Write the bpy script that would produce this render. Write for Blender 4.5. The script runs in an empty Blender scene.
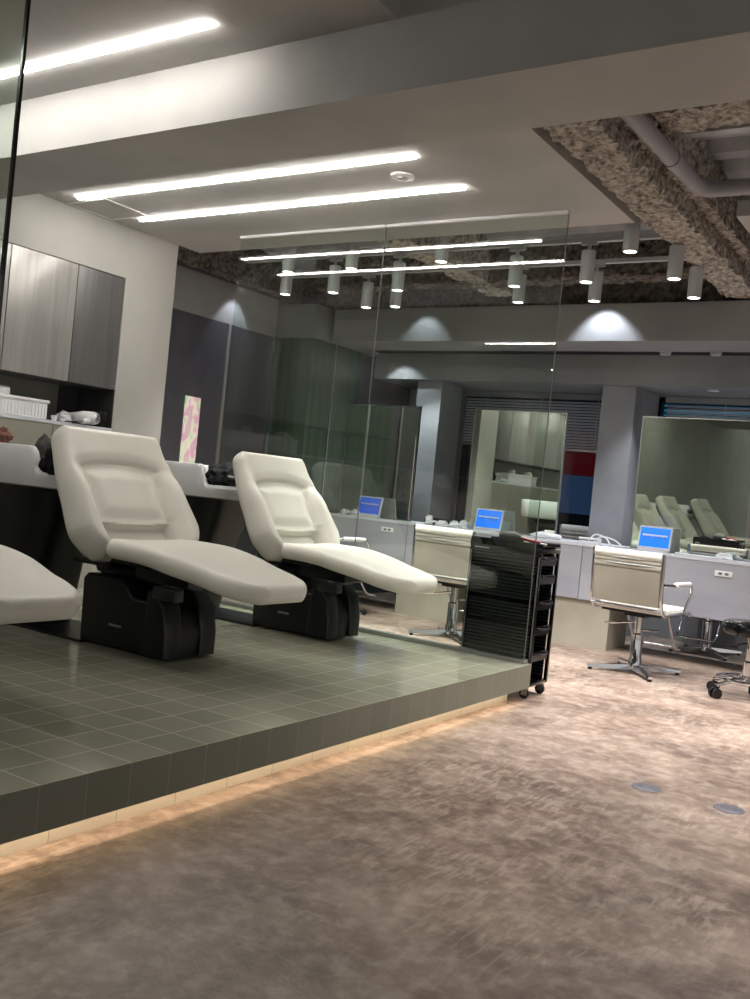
import bpy, bmesh, math, random
from mathutils import Vector, Matrix, noise
random.seed(4)
C = bpy.context.scene.collection
PI = math.pi
def R(d): return math.radians(d)
SPOT_E = 46; FILL_SPOT_E = 100; EXPO = 0.86; WORLD_FILL = .34
def lin(c): return tuple(((v/255)/12.92 if v/255 <= .04045 else ((v/255+.055)/1.055)**2.4) for v in c)+(1,)

# ------------------------------------------------------------ materials
def mat(name, rgb, rough=.5, metal=0, spec=.5, emis=None, es=0, coat=0):
    m = bpy.data.materials.new(name); m.use_nodes = True
    b = m.node_tree.nodes['Principled BSDF']
    b.inputs['Base Color'].default_value = lin(rgb)
    b.inputs['Roughness'].default_value = rough
    b.inputs['Metallic'].default_value = metal
    b.inputs['Specular IOR Level'].default_value = spec
    b.inputs['Coat Weight'].default_value = coat
    if emis:
        b.inputs['Emission Color'].default_value = lin(emis); b.inputs['Emission Strength'].default_value = es
    return m
def N(m, t, **kw):
    n = m.node_tree.nodes.new(t)
    for k, v in kw.items():
        if k in n.inputs: n.inputs[k].default_value = v
        else: setattr(n, k, v)
    return n
def lk(m, a, b): m.node_tree.links.new(a, b)
def bsdf(m): return m.node_tree.nodes['Principled BSDF']
def coords(m, scale=(1, 1, 1), kind='Object'):
    t = N(m, 'ShaderNodeTexCoord'); mp = N(m, 'ShaderNodeMapping'); mp.inputs['Scale'].default_value = scale
    lk(m, t.outputs[kind], mp.inputs['Vector']); return mp.outputs['Vector']
def ramp(m, fac, stops):
    r = N(m, 'ShaderNodeValToRGB'); e = r.color_ramp.elements
    while len(e) < len(stops): e.new(.5)
    for k, (p, c) in enumerate(stops): e[k].position = p; e[k].color = lin(c) if len(c) == 3 else c
    lk(m, fac, r.inputs['Fac']); return r.outputs['Color']
def bump(m, h, strength=.3, dist=.01):
    b = N(m, 'ShaderNodeBump'); b.inputs['Strength'].default_value = strength; b.inputs['Distance'].default_value = dist
    lk(m, h, b.inputs['Height']); lk(m, b.outputs['Normal'], bsdf(m).inputs['Normal'])
def noisy(name, c1, c2, scale=(2, 2, 2), rough=.7, bs=0, bscale=60, spec=.3, metal=0, detail=6, lo=.35, hi=.65):
    m = mat(name, c1, rough, metal, spec); v = coords(m, scale)
    n = N(m, 'ShaderNodeTexNoise', Detail=float(detail), Scale=1.0); lk(m, v, n.inputs['Vector'])
    lk(m, ramp(m, n.outputs['Fac'], [(lo, c1), (hi, c2)]), bsdf(m).inputs['Base Color'])
    if bs:
        n2 = N(m, 'ShaderNodeTexNoise', Detail=6.0, Scale=float(bscale)); lk(m, coords(m), n2.inputs['Vector'])
        bump(m, n2.outputs['Fac'], bs, .01)
    return m
M = {}
M['plaster'] = noisy('plaster', (158, 157, 151), (170, 169, 163), (1.2, 1.2, 1.2), .75, .1, 40)
M['ceil'] = noisy('ceiling plaster', (162, 161, 158), (178, 176, 173), (1.5, 1.5, 1.5), .7, .08, 30)
M['soffit'] = noisy('grey soffit', (128, 127, 127), (140, 139, 139), (1.5, 1.5, 1.5), .7)
M['column'] = noisy('column concrete', (132, 131, 133), (150, 149, 151), (2, 2, 2), .7, .1, 30)
M['darkwall'] = noisy('dark panel', (66, 66, 72), (84, 84, 90), (.8, 3, .8), .28, spec=.5)
M['greenpanel'] = noisy('green panel', (46, 56, 48), (86, 104, 90), (7, 7, .25), .25, spec=.5, detail=2)
M['cab'] = noisy('brushed laminate', (150, 148, 144), (166, 164, 160), (30, 30, 1.2), .33, spec=.5, metal=.35)
M['cabdark'] = noisy('dark laminate', (96, 95, 94), (106, 105, 104), (30, 30, 1.2), .4, spec=.5, metal=.3)
M['splash'] = noisy('backsplash', (120, 117, 108), (132, 128, 118), (2, 2, 2), .4)
M['splashshade'] = mat('shaded backsplash', (58, 58, 58), .25)
M['ledge'] = noisy('ledge panel', (140, 138, 126), (152, 149, 137), (2, 2, 2), .5)
M['leather'] = noisy('cream leather', (210, 207, 197), (217, 214, 204), (3, 3, 3), .42, .12, 260, spec=.4)
M['leather2'] = noisy('taupe mesh leather', (136, 130, 118), (150, 144, 132), (3, 3, 3), .4, .1, 200, spec=.45)
M['black'] = mat('satin black plastic', (10, 11, 13), .38)
M['ribs'] = mat('ribbed dark plastic', (30, 32, 36), .42)
M['blackgloss'] = mat('gloss black', (12, 12, 14), .12)
M['blacksoft'] = noisy('black cloth', (12, 12, 13), (26, 26, 28), (14, 14, 14), .8, .5, 30)
M['white'] = mat('white ceramic', (222, 222, 224), .18)
M['whitep'] = mat('white plastic', (226, 226, 228), .4)
M['cover'] = mat('dull steel cover', (96, 94, 104), .4)
M['chrome'] = mat('chrome', (215, 215, 218), .12, 1)
M['alu'] = mat('aluminium', (170, 170, 172), .35, 1)
M['galv'] = noisy('galvanised steel', (168, 171, 176), (192, 195, 200), (8, 2, 8), .5, metal=.15)
M['pipe'] = mat('pipe lagging', (150, 150, 154), .5)
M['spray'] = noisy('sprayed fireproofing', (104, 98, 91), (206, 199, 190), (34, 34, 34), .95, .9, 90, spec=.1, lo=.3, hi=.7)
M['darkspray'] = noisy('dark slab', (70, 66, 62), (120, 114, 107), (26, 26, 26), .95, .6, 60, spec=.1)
M['counter'] = noisy('blue grey concrete', (150, 151, 160), (166, 167, 175), (1.4, 1.4, 3), .55, .05, 30)
M['plinth'] = noisy('stone plinth', (150, 144, 130), (166, 160, 146), (3, 3, 3), .6)
M['ctop'] = mat('white counter top', (205, 207, 214), .35)
M['brown'] = mat('brown towel', (112, 74, 62), .9)
M['red'] = mat('red plastic', (120, 20, 28), .4)
M['mirror'] = mat('mirror glass', (222, 228, 220), .015, 1)
M['spotw'] = mat('spot housing white', (176, 176, 178), .45)
M['lens'] = mat('lamp lens', (255, 250, 245), .3, emis=(255, 248, 240), es=9)
M['strip'] = mat('led strip', (255, 255, 255), .3, emis=(255, 250, 243), es=40)
M['warmled'] = mat('warm led', (255, 230, 200), .3, emis=(255, 228, 200), es=15)
M['screen'] = mat('tablet screen', (10, 60, 160), .1, emis=(45, 130, 255), es=.62)
M['screen2'] = mat('dim tablet screen', (10, 40, 130), .1, emis=(45, 90, 200), es=.45)
M['logo'] = mat('screen lettering', (10, 50, 120), .3)
M['nightglass'] = mat('night sky beyond', (6, 7, 10), .6)
M['redlit'] = mat('lit red sign', (90, 12, 20), .5, emis=(110, 16, 26), es=.16)
M['bluelit'] = mat('lit blue sign', (40, 60, 90), .5, emis=(70, 100, 140), es=.16)
M['blind'] = mat('grey blind slat', (176, 178, 188), .45)
M['bluestrip'] = mat('teal glow', (20, 90, 130), .3, emis=(50, 130, 160), es=.5)
M['greyfab'] = noisy('grey folded cape', (70, 68, 66), (92, 90, 86), (9, 9, 9), .85, .3, 40)

def glassmat(name, tint=(238, 244, 240), k=1.0):
    m = bpy.data.materials.new(name); m.use_nodes = True; nt = m.node_tree; nt.nodes.clear()
    o = nt.nodes.new('ShaderNodeOutputMaterial'); mx = nt.nodes.new('ShaderNodeMixShader'); t = nt.nodes.new('ShaderNodeBsdfTransparent')
    g = nt.nodes.new('ShaderNodeBsdfGlossy'); g.inputs['Roughness'].default_value = 0; f = nt.nodes.new('ShaderNodeFresnel'); f.inputs['IOR'].default_value = 1.52
    geo = nt.nodes.new('ShaderNodeNewGeometry'); inv = nt.nodes.new('ShaderNodeMath'); inv.operation = 'SUBTRACT'; inv.inputs[0].default_value = 1
    mul = nt.nodes.new('ShaderNodeMath'); mul.operation = 'MULTIPLY'; mul2 = nt.nodes.new('ShaderNodeMath'); mul2.operation = 'MULTIPLY'; mul2.inputs[1].default_value = k
    t.inputs['Color'].default_value = lin(tint)
    nt.links.new(geo.outputs['Backfacing'], inv.inputs[1]); nt.links.new(f.outputs[0], mul.inputs[0]); nt.links.new(inv.outputs[0], mul.inputs[1])
    nt.links.new(mul.outputs[0], mul2.inputs[0]); nt.links.new(mul2.outputs[0], mx.inputs[0]); nt.links.new(t.outputs[0], mx.inputs[1]); nt.links.new(g.outputs[0], mx.inputs[2])
    nt.links.new(mx.outputs[0], o.inputs['Surface']); return m
M['glass'] = glassmat('clear partition glass', (240, 245, 241), 1.6)
M['winglass'] = glassmat('window glass', (225, 230, 235), 1.0)

def make_floor_mat():
    m = mat('worn concrete floor', (130, 112, 98), .4, 0, .5)
    v = coords(m)
    def noi(s, d=8., dis=0., vec=None):
        n = N(m, 'ShaderNodeTexNoise', Detail=d, Scale=float(s)); n.inputs['Distortion'].default_value = dis; n.inputs['Roughness'].default_value = .62
        lk(m, vec or v, n.inputs['Vector']); return n.outputs['Fac']
    a = ramp(m, noi(1.6, 10., .15), [(.40, (92, 76, 65)), (.5, (128, 109, 96)), (.60, (166, 147, 132))])
    b = ramp(m, noi(15, 12., .2), [(.36, (82, 66, 56)), (.5, (128, 109, 96)), (.64, (180, 162, 147))])
    mx = N(m, 'ShaderNodeMix', data_type='RGBA'); mx.inputs[0].default_value = .45; lk(m, a, mx.inputs[6]); lk(m, b, mx.inputs[7])
    # short scraped marks, stretched one way, in patches
    mp = N(m, 'ShaderNodeMapping'); mp.inputs['Rotation'].default_value = (0, 0, R(28)); mp.inputs['Scale'].default_value = (44, 9, 1); lk(m, v, mp.inputs['Vector'])
    s1 = ramp(m, noi(1, 5., .5, mp.outputs['Vector']), [(.50, (0, 0, 0)), (.60, (255, 255, 255))])
    rg = ramp(m, noi(1.1, 4., .2), [(.47, (0, 0, 0)), (.60, (150, 150, 150))])
    ml = N(m, 'ShaderNodeMath', operation='MULTIPLY'); lk(m, s1, ml.inputs[0]); lk(m, rg, ml.inputs[1])
    mx2 = N(m, 'ShaderNodeMix', data_type='RGBA'); lk(m, ml.outputs[0], mx2.inputs[0]); lk(m, mx.outputs[2], mx2.inputs[6]); mx2.inputs[7].default_value = lin((206, 192, 176))
    mp2 = N(m, 'ShaderNodeMapping'); mp2.inputs['Rotation'].default_value = (0, 0, R(-50)); mp2.inputs['Scale'].default_value = (20, 3, 1); lk(m, v, mp2.inputs['Vector'])
    s2 = ramp(m, noi(4.5, 12., .35), [(.50, (0, 0, 0)), (.56, (90, 90, 90))])
    mx3 = N(m, 'ShaderNodeMix', data_type='RGBA'); lk(m, s2, mx3.inputs[0]); lk(m, mx2.outputs[2], mx3.inputs[6]); mx3.inputs[7].default_value = lin((196, 182, 168))
    lk(m, mx3.outputs[2], bsdf(m).inputs['Base Color'])
    rr = N(m, 'ShaderNodeMapRange'); lk(m, noi(5), rr.inputs[0]); rr.inputs[3].default_value = .28; rr.inputs[4].default_value = .55; lk(m, rr.outputs[0], bsdf(m).inputs['Roughness'])
    bump(m, noi(22, 12., .6), .3, .008); return m
M['floor'] = make_floor_mat()
def tilemat(name, c1, c2, grout, size, rough, off=(0, 0, 0), axes='xy', gap=.0022):
    m = mat(name, c1, rough, 0, .6)
    tc = N(m, 'ShaderNodeTexCoord'); sp = N(m, 'ShaderNodeSeparateXYZ'); lk(m, tc.outputs['Object'], sp.inputs[0])
    outs = []; cells = []
    for k, ax in enumerate(axes):
        a = N(m, 'ShaderNodeMath', operation='ADD'); a.inputs[1].default_value = -off['xyz'.index(ax)] + 1000*size; lk(m, sp.outputs['xyz'.index(ax)], a.inputs[0])
        d = N(m, 'ShaderNodeMath', operation='DIVIDE'); d.inputs[1].default_value = size; lk(m, a.outputs[0], d.inputs[0])
        f = N(m, 'ShaderNodeMath', operation='FRACT'); lk(m, d.outputs[0], f.inputs[0])
        fl = N(m, 'ShaderNodeMath', operation='FLOOR'); lk(m, d.outputs[0], fl.inputs[0]); cells.append(fl.outputs[0])
        s = N(m, 'ShaderNodeMath', operation='SUBTRACT'); s.inputs[1].default_value = .5; lk(m, f.outputs[0], s.inputs[0])
        ab = N(m, 'ShaderNodeMath', operation='ABSOLUTE'); lk(m, s.outputs[0], ab.inputs[0])
        g = N(m, 'ShaderNodeMath', operation='GREATER_THAN'); g.inputs[1].default_value = .5-gap/size; lk(m, ab.outputs[0], g.inputs[0]); outs.append(g.outputs[0])
    o = outs[0]
    if len(outs) > 1:
        mxm = N(m, 'ShaderNodeMath', operation='MAXIMUM'); lk(m, outs[0], mxm.inputs[0]); lk(m, outs[1], mxm.inputs[1]); o = mxm.outputs[0]
    cb = N(m, 'ShaderNodeCombineXYZ'); lk(m, cells[0], cb.inputs[0])
    if len(cells) > 1: lk(m, cells[1], cb.inputs[1])
    wn = N(m, 'ShaderNodeTexWhiteNoise'); lk(m, cb.outputs[0], wn.inputs['Vector'])
    base = ramp(m, wn.outputs['Value'], [(0, c1), (1, c2)])
    mx = N(m, 'ShaderNodeMix', data_type='RGBA'); lk(m, o, mx.inputs[0]); lk(m, base, mx.inputs[6]); mx.inputs[7].default_value = lin(grout)
    lk(m, mx.outputs[2], bsdf(m).inputs['Base Color'])
    inv = N(m, 'ShaderNodeMath', operation='SUBTRACT'); inv.inputs[0].default_value = 1; lk(m, o, inv.inputs[1])
    nz = N(m, 'ShaderNodeTexNoise', Scale=9.0, Detail=2.0); lk(m, tc.outputs['Object'], nz.inputs['Vector'])
    ad = N(m, 'ShaderNodeMath', operation='MULTIPLY_ADD'); ad.inputs[1].default_value = .25; lk(m, nz.outputs['Fac'], ad.inputs[0]); lk(m, inv.outputs[0], ad.inputs[2])
    bump(m, ad.outputs[0], .12, .004); return m
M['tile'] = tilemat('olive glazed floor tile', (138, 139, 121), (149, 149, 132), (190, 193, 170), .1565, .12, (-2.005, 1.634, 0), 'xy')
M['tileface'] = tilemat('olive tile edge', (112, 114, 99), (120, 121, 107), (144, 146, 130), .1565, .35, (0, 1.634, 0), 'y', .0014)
M['recess'] = tilemat('pale skirting tile', (196, 190, 172), (206, 200, 182), (150, 144, 128), .24, .5, (0, 1.5, 0), 'y', .0014)

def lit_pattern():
    m = mat('painted coloured glow', (60, 60, 60), .4); v = coords(m, (11, 11, 7))
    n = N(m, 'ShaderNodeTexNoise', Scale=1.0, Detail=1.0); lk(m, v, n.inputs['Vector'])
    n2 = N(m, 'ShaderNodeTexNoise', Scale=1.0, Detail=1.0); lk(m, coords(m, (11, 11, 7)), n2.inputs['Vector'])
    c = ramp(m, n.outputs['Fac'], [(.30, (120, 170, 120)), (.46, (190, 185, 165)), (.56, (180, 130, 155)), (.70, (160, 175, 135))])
    lk(m, c, bsdf(m).inputs['Emission Color']); bsdf(m).inputs['Emission Strength'].default_value = .55  # painted glow, stands for coloured light caught on the dark wall
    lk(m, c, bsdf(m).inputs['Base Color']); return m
M['painted_glow'] = lit_pattern()

# ------------------------------------------------------------ mesh helpers
def obj(name, bm, m, parent=None, smooth=False):
    me = bpy.data.meshes.new(name); bmesh.ops.recalc_face_normals(bm, faces=bm.faces); bm.to_mesh(me); bm.free()
    if smooth:
        for p in me.polygons: p.use_smooth = True
        try: me.set_sharp_from_angle(angle=R(38))
        except Exception: pass
    me.materials.append(M[m] if isinstance(m, str) else m)
    o = bpy.data.objects.new(name, me); C.objects.link(o)
    if parent: o.parent = parent
    return o
def box(bm, x0, x1, y0, y1, z0, z1, bev=0, seg=2, mtx=None):
    g = bmesh.ops.create_cube(bm, size=1)
    vs = g['verts']
    for v in vs: v.co = Vector(((x0+x1)/2+v.co.x*(x1-x0), (y0+y1)/2+v.co.y*(y1-y0), (z0+z1)/2+v.co.z*(z1-z0)))
    if bev:
        es = list({e for v in vs for e in v.link_edges})
        r = bmesh.ops.bevel(bm, geom=es, offset=bev, segments=seg, affect='EDGES', profile=.5)
        vs = list({v for f in r['faces'] for v in f.verts} | {v for v in vs if v.is_valid})
    if mtx:
        for v in vs: v.co = mtx @ v.co
    return vs
def bx(name, x0, x1, y0, y1, z0, z1, m, parent=None, bev=0, mtx=None):
    bm = bmesh.new(); box(bm, x0, x1, y0, y1, z0, z1, bev, mtx=mtx); return obj(name, bm, m, parent, bev > 0)
def tube(bm, pts, r, seg=10, closed=False, cap=True):
    pts = [Vector(p) for p in pts]; n = len(pts); rings = []; prev = None
    rr = r if isinstance(r, (list, tuple)) else [r]*n
    for i, p in enumerate(pts):
        if closed: d = pts[(i+1) % n]-pts[i-1]
        else: d = (pts[i+1]-p) if i == 0 else ((p-pts[i-1]) if i == n-1 else (pts[i+1]-pts[i-1]))
        d.normalize()
        if prev is None:
            a = Vector((0, 0, 1)) if abs(d.z) < .9 else Vector((1, 0, 0)); u = d.cross(a).normalized()
        else: u = (prev-d*prev.dot(d)).normalized()
        prev = u; w = d.cross(u)
        rings.append([bm.verts.new(p+(u*math.cos(2*PI*k/seg)+w*math.sin(2*PI*k/seg))*rr[i]) for k in range(seg)])
    for i in range(n if closed else n-1):
        a, b = rings[i], rings[(i+1) % n]
        for k in range(seg): bm.faces.new((a[k], a[(k+1) % seg], b[(k+1) % seg], b[k]))
    if cap and not closed:
        bm.faces.new(rings[0][::-1]); bm.faces.new(rings[-1])
def rnd(pts, r=.03, seg=5, closed=False):
    """round the corners of a polyline"""
    pts = [Vector(p) for p in pts]; out = []; n = len(pts)
    for i, p in enumerate(pts):
        if not closed and i in (0, n-1): out.append(p); continue
        a = pts[i-1]; b = pts[(i+1) % n]; da = (a-p); db = (b-p); q = min(r, da.length*.45, db.length*.45)
        s = p+da.normalized()*q; e = p+db.normalized()*q
        for k in range(seg+1):
            t = k/seg; out.append(s*(1-t)**2+p*2*t*(1-t)+e*t*t)
    return out
def lathe(bm, prof, cx=0, cy=0, seg=24, z0=0):
    rings = []
    for r, z in prof:
        rings.append([bm.verts.new((cx+r*math.cos(2*PI*k/seg), cy+r*math.sin(2*PI*k/seg), z0+z)) for k in range(seg)] if r > 1e-6 else [bm.verts.new((cx, cy, z0+z))])
    for a, b in zip(rings, rings[1:]):
        if len(a) == 1 and len(b) == 1: continue
        for k in range(seg):
            if len(a) == 1: bm.faces.new((a[0], b[(k+1) % seg], b[k]))
            elif len(b) == 1: bm.faces.new((a[k], a[(k+1) % seg], b[0]))
            else: bm.faces.new((a[k], a[(k+1) % seg], b[(k+1) % seg], b[k]))
def prism(bm, poly, y0, y1, bev=0, axis='y'):
    """poly in (x,z), extruded along y (or poly (y,z) along x, or (x,y) along z)"""
    def P(a, b, t): return {'y': (a, t, b), 'x': (t, a, b), 'z': (a, b, t)}[axis]
    A = [bm.verts.new(P(a, b, y0)) for a, b in poly]; B = [bm.verts.new(P(a, b, y1)) for a, b in poly]
    n = len(poly); fs = [bm.faces.new(A[::-1]), bm.faces.new(B)]
    for i in range(n): fs.append(bm.faces.new((A[i], A[(i+1) % n], B[(i+1) % n], B[i])))
    if bev:
        bmesh.ops.recalc_face_normals(bm, faces=fs)
        es = list({e for f in fs[:2] for e in f.edges}); bmesh.ops.bevel(bm, geom=es, offset=bev, segments=3, affect='EDGES', profile=.5)
def empty(name, loc=(0, 0, 0), rz=0):
    o = bpy.data.objects.new(name, None); C.objects.link(o); o.location = loc; o.rotation_euler = (0, 0, rz); o.empty_display_size = .1; return o
def tag(o, label, cat, group=None, kind=None):
    if label: o['label'] = label
    if cat: o['category'] = cat
    if group: o['group'] = group
    if kind: o['kind'] = kind
    return o
def struct(name, bm, m, parent=None, label=None):
    o = obj(name, bm, m, parent)
    if not parent: o['kind'] = 'structure'
    if label: o['label'] = label
    return o
def sbox(name, x0, x1, y0, y1, z0, z1, m, label=None, parent=None):
    bm = bmesh.new(); box(bm, x0, x1, y0, y1, z0, z1); return struct(name, bm, m, parent, label)
def dup(root, loc, rz=None, label=None, group=None):
    r = root.copy(); C.objects.link(r); r.location = loc
    if rz is not None: r.rotation_euler = (0, 0, rz)
    if label: r['label'] = label
    if group: r['group'] = group
    for ch in list(root.children):
        c = ch.copy(); C.objects.link(c); c.parent = r
        for g in list(ch.children):
            d = g.copy(); C.objects.link(d); d.parent = c
    return r

# ------------------------------------------------------------ SHELL
XL = -4.98; XR = -5.56
sbox('floor', -9, 7, -13, 12, -.1, 0, 'floor', 'worn brown concrete floor with pale scraped patches')
# left wall with a niche (Y -0.6..4.366, z .. 2.27)
def wall_left():
    bm = bmesh.new()
    box(bm, XR, XL, 4.366, 4.81, 0, 3.2)               # pier at the end of the wall
    box(bm, XR, XL, -.9, 4.366, 2.272, 3.2)            # above the cabinets
    box(bm, XR, XL, -13, -.9, 0, 3.2)
    box(bm, XR, -5.36, -.9, 4.366, 0, 2.272)           # back of the niche
    return bm
struct('wall_left', wall_left(), 'plaster', label='pale beige plastered wall around the cabinet niche')
bm = bmesh.new(); box(bm, -5.36, -5.345, -.9, 4.20, 1.27, 1.53)
struct('trim_1', bm, 'splash', label='grey-beige backsplash above the ledge')
bm = bmesh.new(); box(bm, -5.36, -5.345, 4.20, 4.366, 1.27, 1.53); box(bm, -5.345, XL-.002, 4.358, 4.366, 1.27, 1.53)  # dark copy of the backsplash, niche shade put into its colour
struct('trim_2', bm, 'splashshade', label='backsplash beside the pier, painted dark as niche shade')
# rear-left wall with dark panels
dw = sbox('wall_left_rear', XR-.25, XR, 4.81, 6.65, 0, 3.2, 'darkwall', 'dark grey glossy panelled wall behind the salon floor')
for y in (5.27, 6.02):
    sbox('panel_joint', XR, XR+.012, y, y+.03, 0, 2.3, 'cab', parent=dw)
sbox('glow_patch', XR, XR+.012, 5.60, 5.77, .75, 1.64, 'painted_glow', 'strip of painted pink and green glow on the dark wall', parent=dw)
# green block
gb = sbox('wall_left_green', XR-.25, -5.13, 6.65, 7.42, 0, 2.3, 'greenpanel', 'green glossy panels at the rear left corner')
sbox('panel_trim', XR, XR+.03, 6.62, 6.655, 0, 2.3, 'alu', parent=gb)
sbox('panel_joint', -5.128, -5.12, 6.98, 7.0, 0, 2.3, 'alu', parent=gb)
sbox('wall_left_far', -5.4, -5.14, 7.42, 8.6, 0, 3.2, 'darkwall', 'dark wall beyond the green panels')
# soffits
bm = bmesh.new()
box(bm, XR-.25, XR+.001, 4.81, 6.65, 2.301, 2.64)
box(bm, XR-.25, -5.13, 6.65, 6.95, 2.301, 2.60)
box(bm, -5.4, -5.05, 6.95, 8.3, 2.301, 2.6)
struct('trim_3', bm, 'soffit', label='grey plastered soffit running along the rear left wall')
bm = bmesh.new(); box(bm, -5.05, 4.9, 6.82, 7.28, 2.302, 2.578)
struct('trim_4', bm, 'soffit', label='long grey soffit across the back over the styling counter')
bm = bmesh.new(); box(bm, -5.05, 4.9, 7.28, 7.6, 2.33, 2.40)
struct('trim_5', bm, 'nightglass', label='black slot behind the back soffit')
bm = bmesh.new(); box(bm, -5.1, 4.9, 7.6, 8.36, 2.09, 3.2)
struct('ceiling_rear', bm, 'soffit', label='lowered grey bulkhead in front of the windows')
sbox('wall_column', -2.86, -2.575, 7.7, 8.34, 0, 2.089, 'column', 'grey plastered column right of the middle blind')
sbox('wall_column', -4.66, -4.40, 7.7, 8.10, 0, 2.089, 'column', 'grey plastered column left of the middle blind')
# ceilings
bm = bmesh.new(); box(bm, XL, -1.78, 3.27, 5.02, 2.61, 2.70)
struct('ceiling', bm, 'ceil', label='flat grey-beige ceiling board over the shampoo chairs')
bm = bmesh.new(); box(bm, XL, -1.93, -6.5, 2.81, 2.71, 2.80)
struct('ceiling_near', bm, 'ceil', label='higher ceiling board in front of the beam')
bm = bmesh.new(); box(bm, XL, 4.9, 2.81, 3.27, 2.45, 3.2)
struct('ceiling_beam', bm, 'ceil', label='deep plastered beam crossing the whole room')
bm = bmesh.new(); box(bm, -1.25, 3.5, 5.0, 6.8, 2.60, 2.68)
struct('ceiling_right', bm, 'ceil', label='corner of a pale ceiling board at the right edge')
# corrugated deck, ribs along X
bm = bmesh.new(); pts = []
y = 3.27
while y < 7.7:
    pts += [(y, 2.96), (y+.10, 2.96), (y+.14, 3.02), (y+.26, 3.02), (y+.30, 2.96)]; y += .30
a = [bm.verts.new((-5.6, p[0], p[1])) for p in pts]; b = [bm.verts.new((4.9, p[0], p[1])) for p in pts]
for i in range(len(pts)-1):
    if (Vector(a[i].co)-Vector(a[i+1].co)).length > 1e-5: bm.faces.new((a[i], a[i+1], b[i+1], b[i]))
struct('ceiling_deck', bm, 'galv', label='ribbed galvanised deck of the open ceiling')
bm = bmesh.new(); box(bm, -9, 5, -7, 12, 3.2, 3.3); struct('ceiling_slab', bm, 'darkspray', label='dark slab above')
# no walls behind the camera or to the right; pale world fills in
# back wall with two windows
def wall_back():
    bm = bmesh.new()
    box(bm, -5.4, 4.9, 8.36, 8.5, 0, .55)
    box(bm, -5.4, 4.9, 8.36, 8.5, 2.09, 3.2)
    box(bm, -5.4, -4.50, 8.36, 8.5, .55, 2.09)
    box(bm, -2.84, -2.6, 8.36, 8.5, .55, 2.09)
    box(bm, .9, 4.9, 8.36, 8.5, .55, 2.09); return bm
struct('wall_back', wall_back(), 'soffit', label='low wall under the night windows')
for i, (x0, x1) in enumerate(((-4.50, -2.84), (-2.6, .9))):
    bm = bmesh.new(); box(bm, x0, x1, 8.42, 8.43, .55, 2.09); w = struct('window_%d' % (i+1), bm, 'winglass')
    bm = bmesh.new()
    for a_ in (x0, x1-.04, x0+.33*(x1-x0)): box(bm, a_, a_+.04, 8.39, 8.46, .55, 2.09)
    box(bm, x0, x1, 8.39, 8.46, .55, .6); box(bm, x0, x1, 8.39, 8.46, 2.05, 2.09)
    obj('window_frame', bm, 'black', w)
def blind(x0, x1, y, ztop, zbot, label, slatmat='blind'):
    r = empty('venetian_blind', ((x0+x1)/2, y, zbot))
    tag(r, label, 'blind')
    ox, oy, oz = r.location
    bx('head_rail', x0-ox, x1-ox, -.03, .03, ztop-.05-oz, ztop-oz, 'soffit', r)
    bm = bmesh.new(); z = ztop-.08
    while z > zbot+.03:
        T = Matrix.Translation((0, 0, z-oz)) @ Matrix.Rotation(R(50), 4, 'X'); box(bm, x0-ox+.01, x1-ox-.01, -.0125, .0125, -.0012, .0012, mtx=T); z -= .027
    obj('slats', bm, slatmat, r)
    bx('bottom_rail', x0-ox+.01, x1-ox-.01, -.012, .012, 0, .022, 'alu', r)
    bm = bmesh.new()
    bm.free()
    for t in (.15, .5, .85): bx('ladder_cord', x0-ox+(x1-x0)*t-.002, x0-ox+(x1-x0)*t+.002, -.002, .002, .02, ztop-.05-oz, 'blind', r)
    return r
blind(-4.46, -2.87, 8.3, 2.085, 1.56, 'grey venetian blind half lowered between the two grey columns')
blind(-2.5, .85, 8.3, 2.085, 1.75, 'venetian blind lit teal and blue above the right-hand mirror')
# night outside
n_ = sbox('wall_outside', -11, 7, 11.2, 11.3, -.1, 4.2, 'nightglass', 'dark building across the street at night')
o = bx('lit_sign', -5.05, -3.9, 10.4, 10.5, 1.42, 1.9, 'redlit'); tag(o, 'dark red lit panel seen through the window beside the column', 'sign')
o = bx('lit_sign', -5.05, -3.9, 10.4, 10.5, .98, 1.415, 'bluelit'); tag(o, 'dull blue lit panel below the red one outside the window', 'sign')
ns = empty('teal_board', (-1.3, 9.25, 0)); tag(ns, 'added dark board with bars of teal glow outside the right window', 'sign')
bx('board', -1.9, 1.9, 0, .05, 0, 2.3, 'nightglass', ns)  # board and glowing bars added, standing for teal light on the blind
for k in range(4): bx('glow_bar', -1.9, 1.9, -.025, 0, 2.02+.045*k, 2.035+.045*k, 'bluestrip', ns)

# ------------------------------------------------------------ PLATFORM
PX = -2.005; PY = 4.755
pf = empty('platform', (0, 0, 0)); pf.name = 'trim_platform'; pf['kind'] = 'structure'; pf['label'] = 'raised olive-tiled platform carrying the shampoo chairs'
bm = bmesh.new(); box(bm, XL, PX, -4.0, PY, .15, .2); obj('tiled_deck', bm, 'tile', pf)
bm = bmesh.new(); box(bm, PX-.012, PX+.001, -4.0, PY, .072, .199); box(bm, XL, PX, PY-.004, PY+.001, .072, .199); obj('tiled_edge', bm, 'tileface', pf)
bm = bmesh.new(); box(bm, XL, PX-.075, -4.0, PY-.1, 0, .15); obj('base_recess', bm, 'recess', pf)
bm = bmesh.new(); box(bm, PX-.045, PX-.03, -4.0, PY-.12, .138, .147); o = obj('led_strip', bm, 'warmled', pf)
bm = bmesh.new(); box(bm, XL, PX-.02, 4.70, 4.75, .2, .222); o = obj('glass_sill', bm, 'alu', pf)

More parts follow.
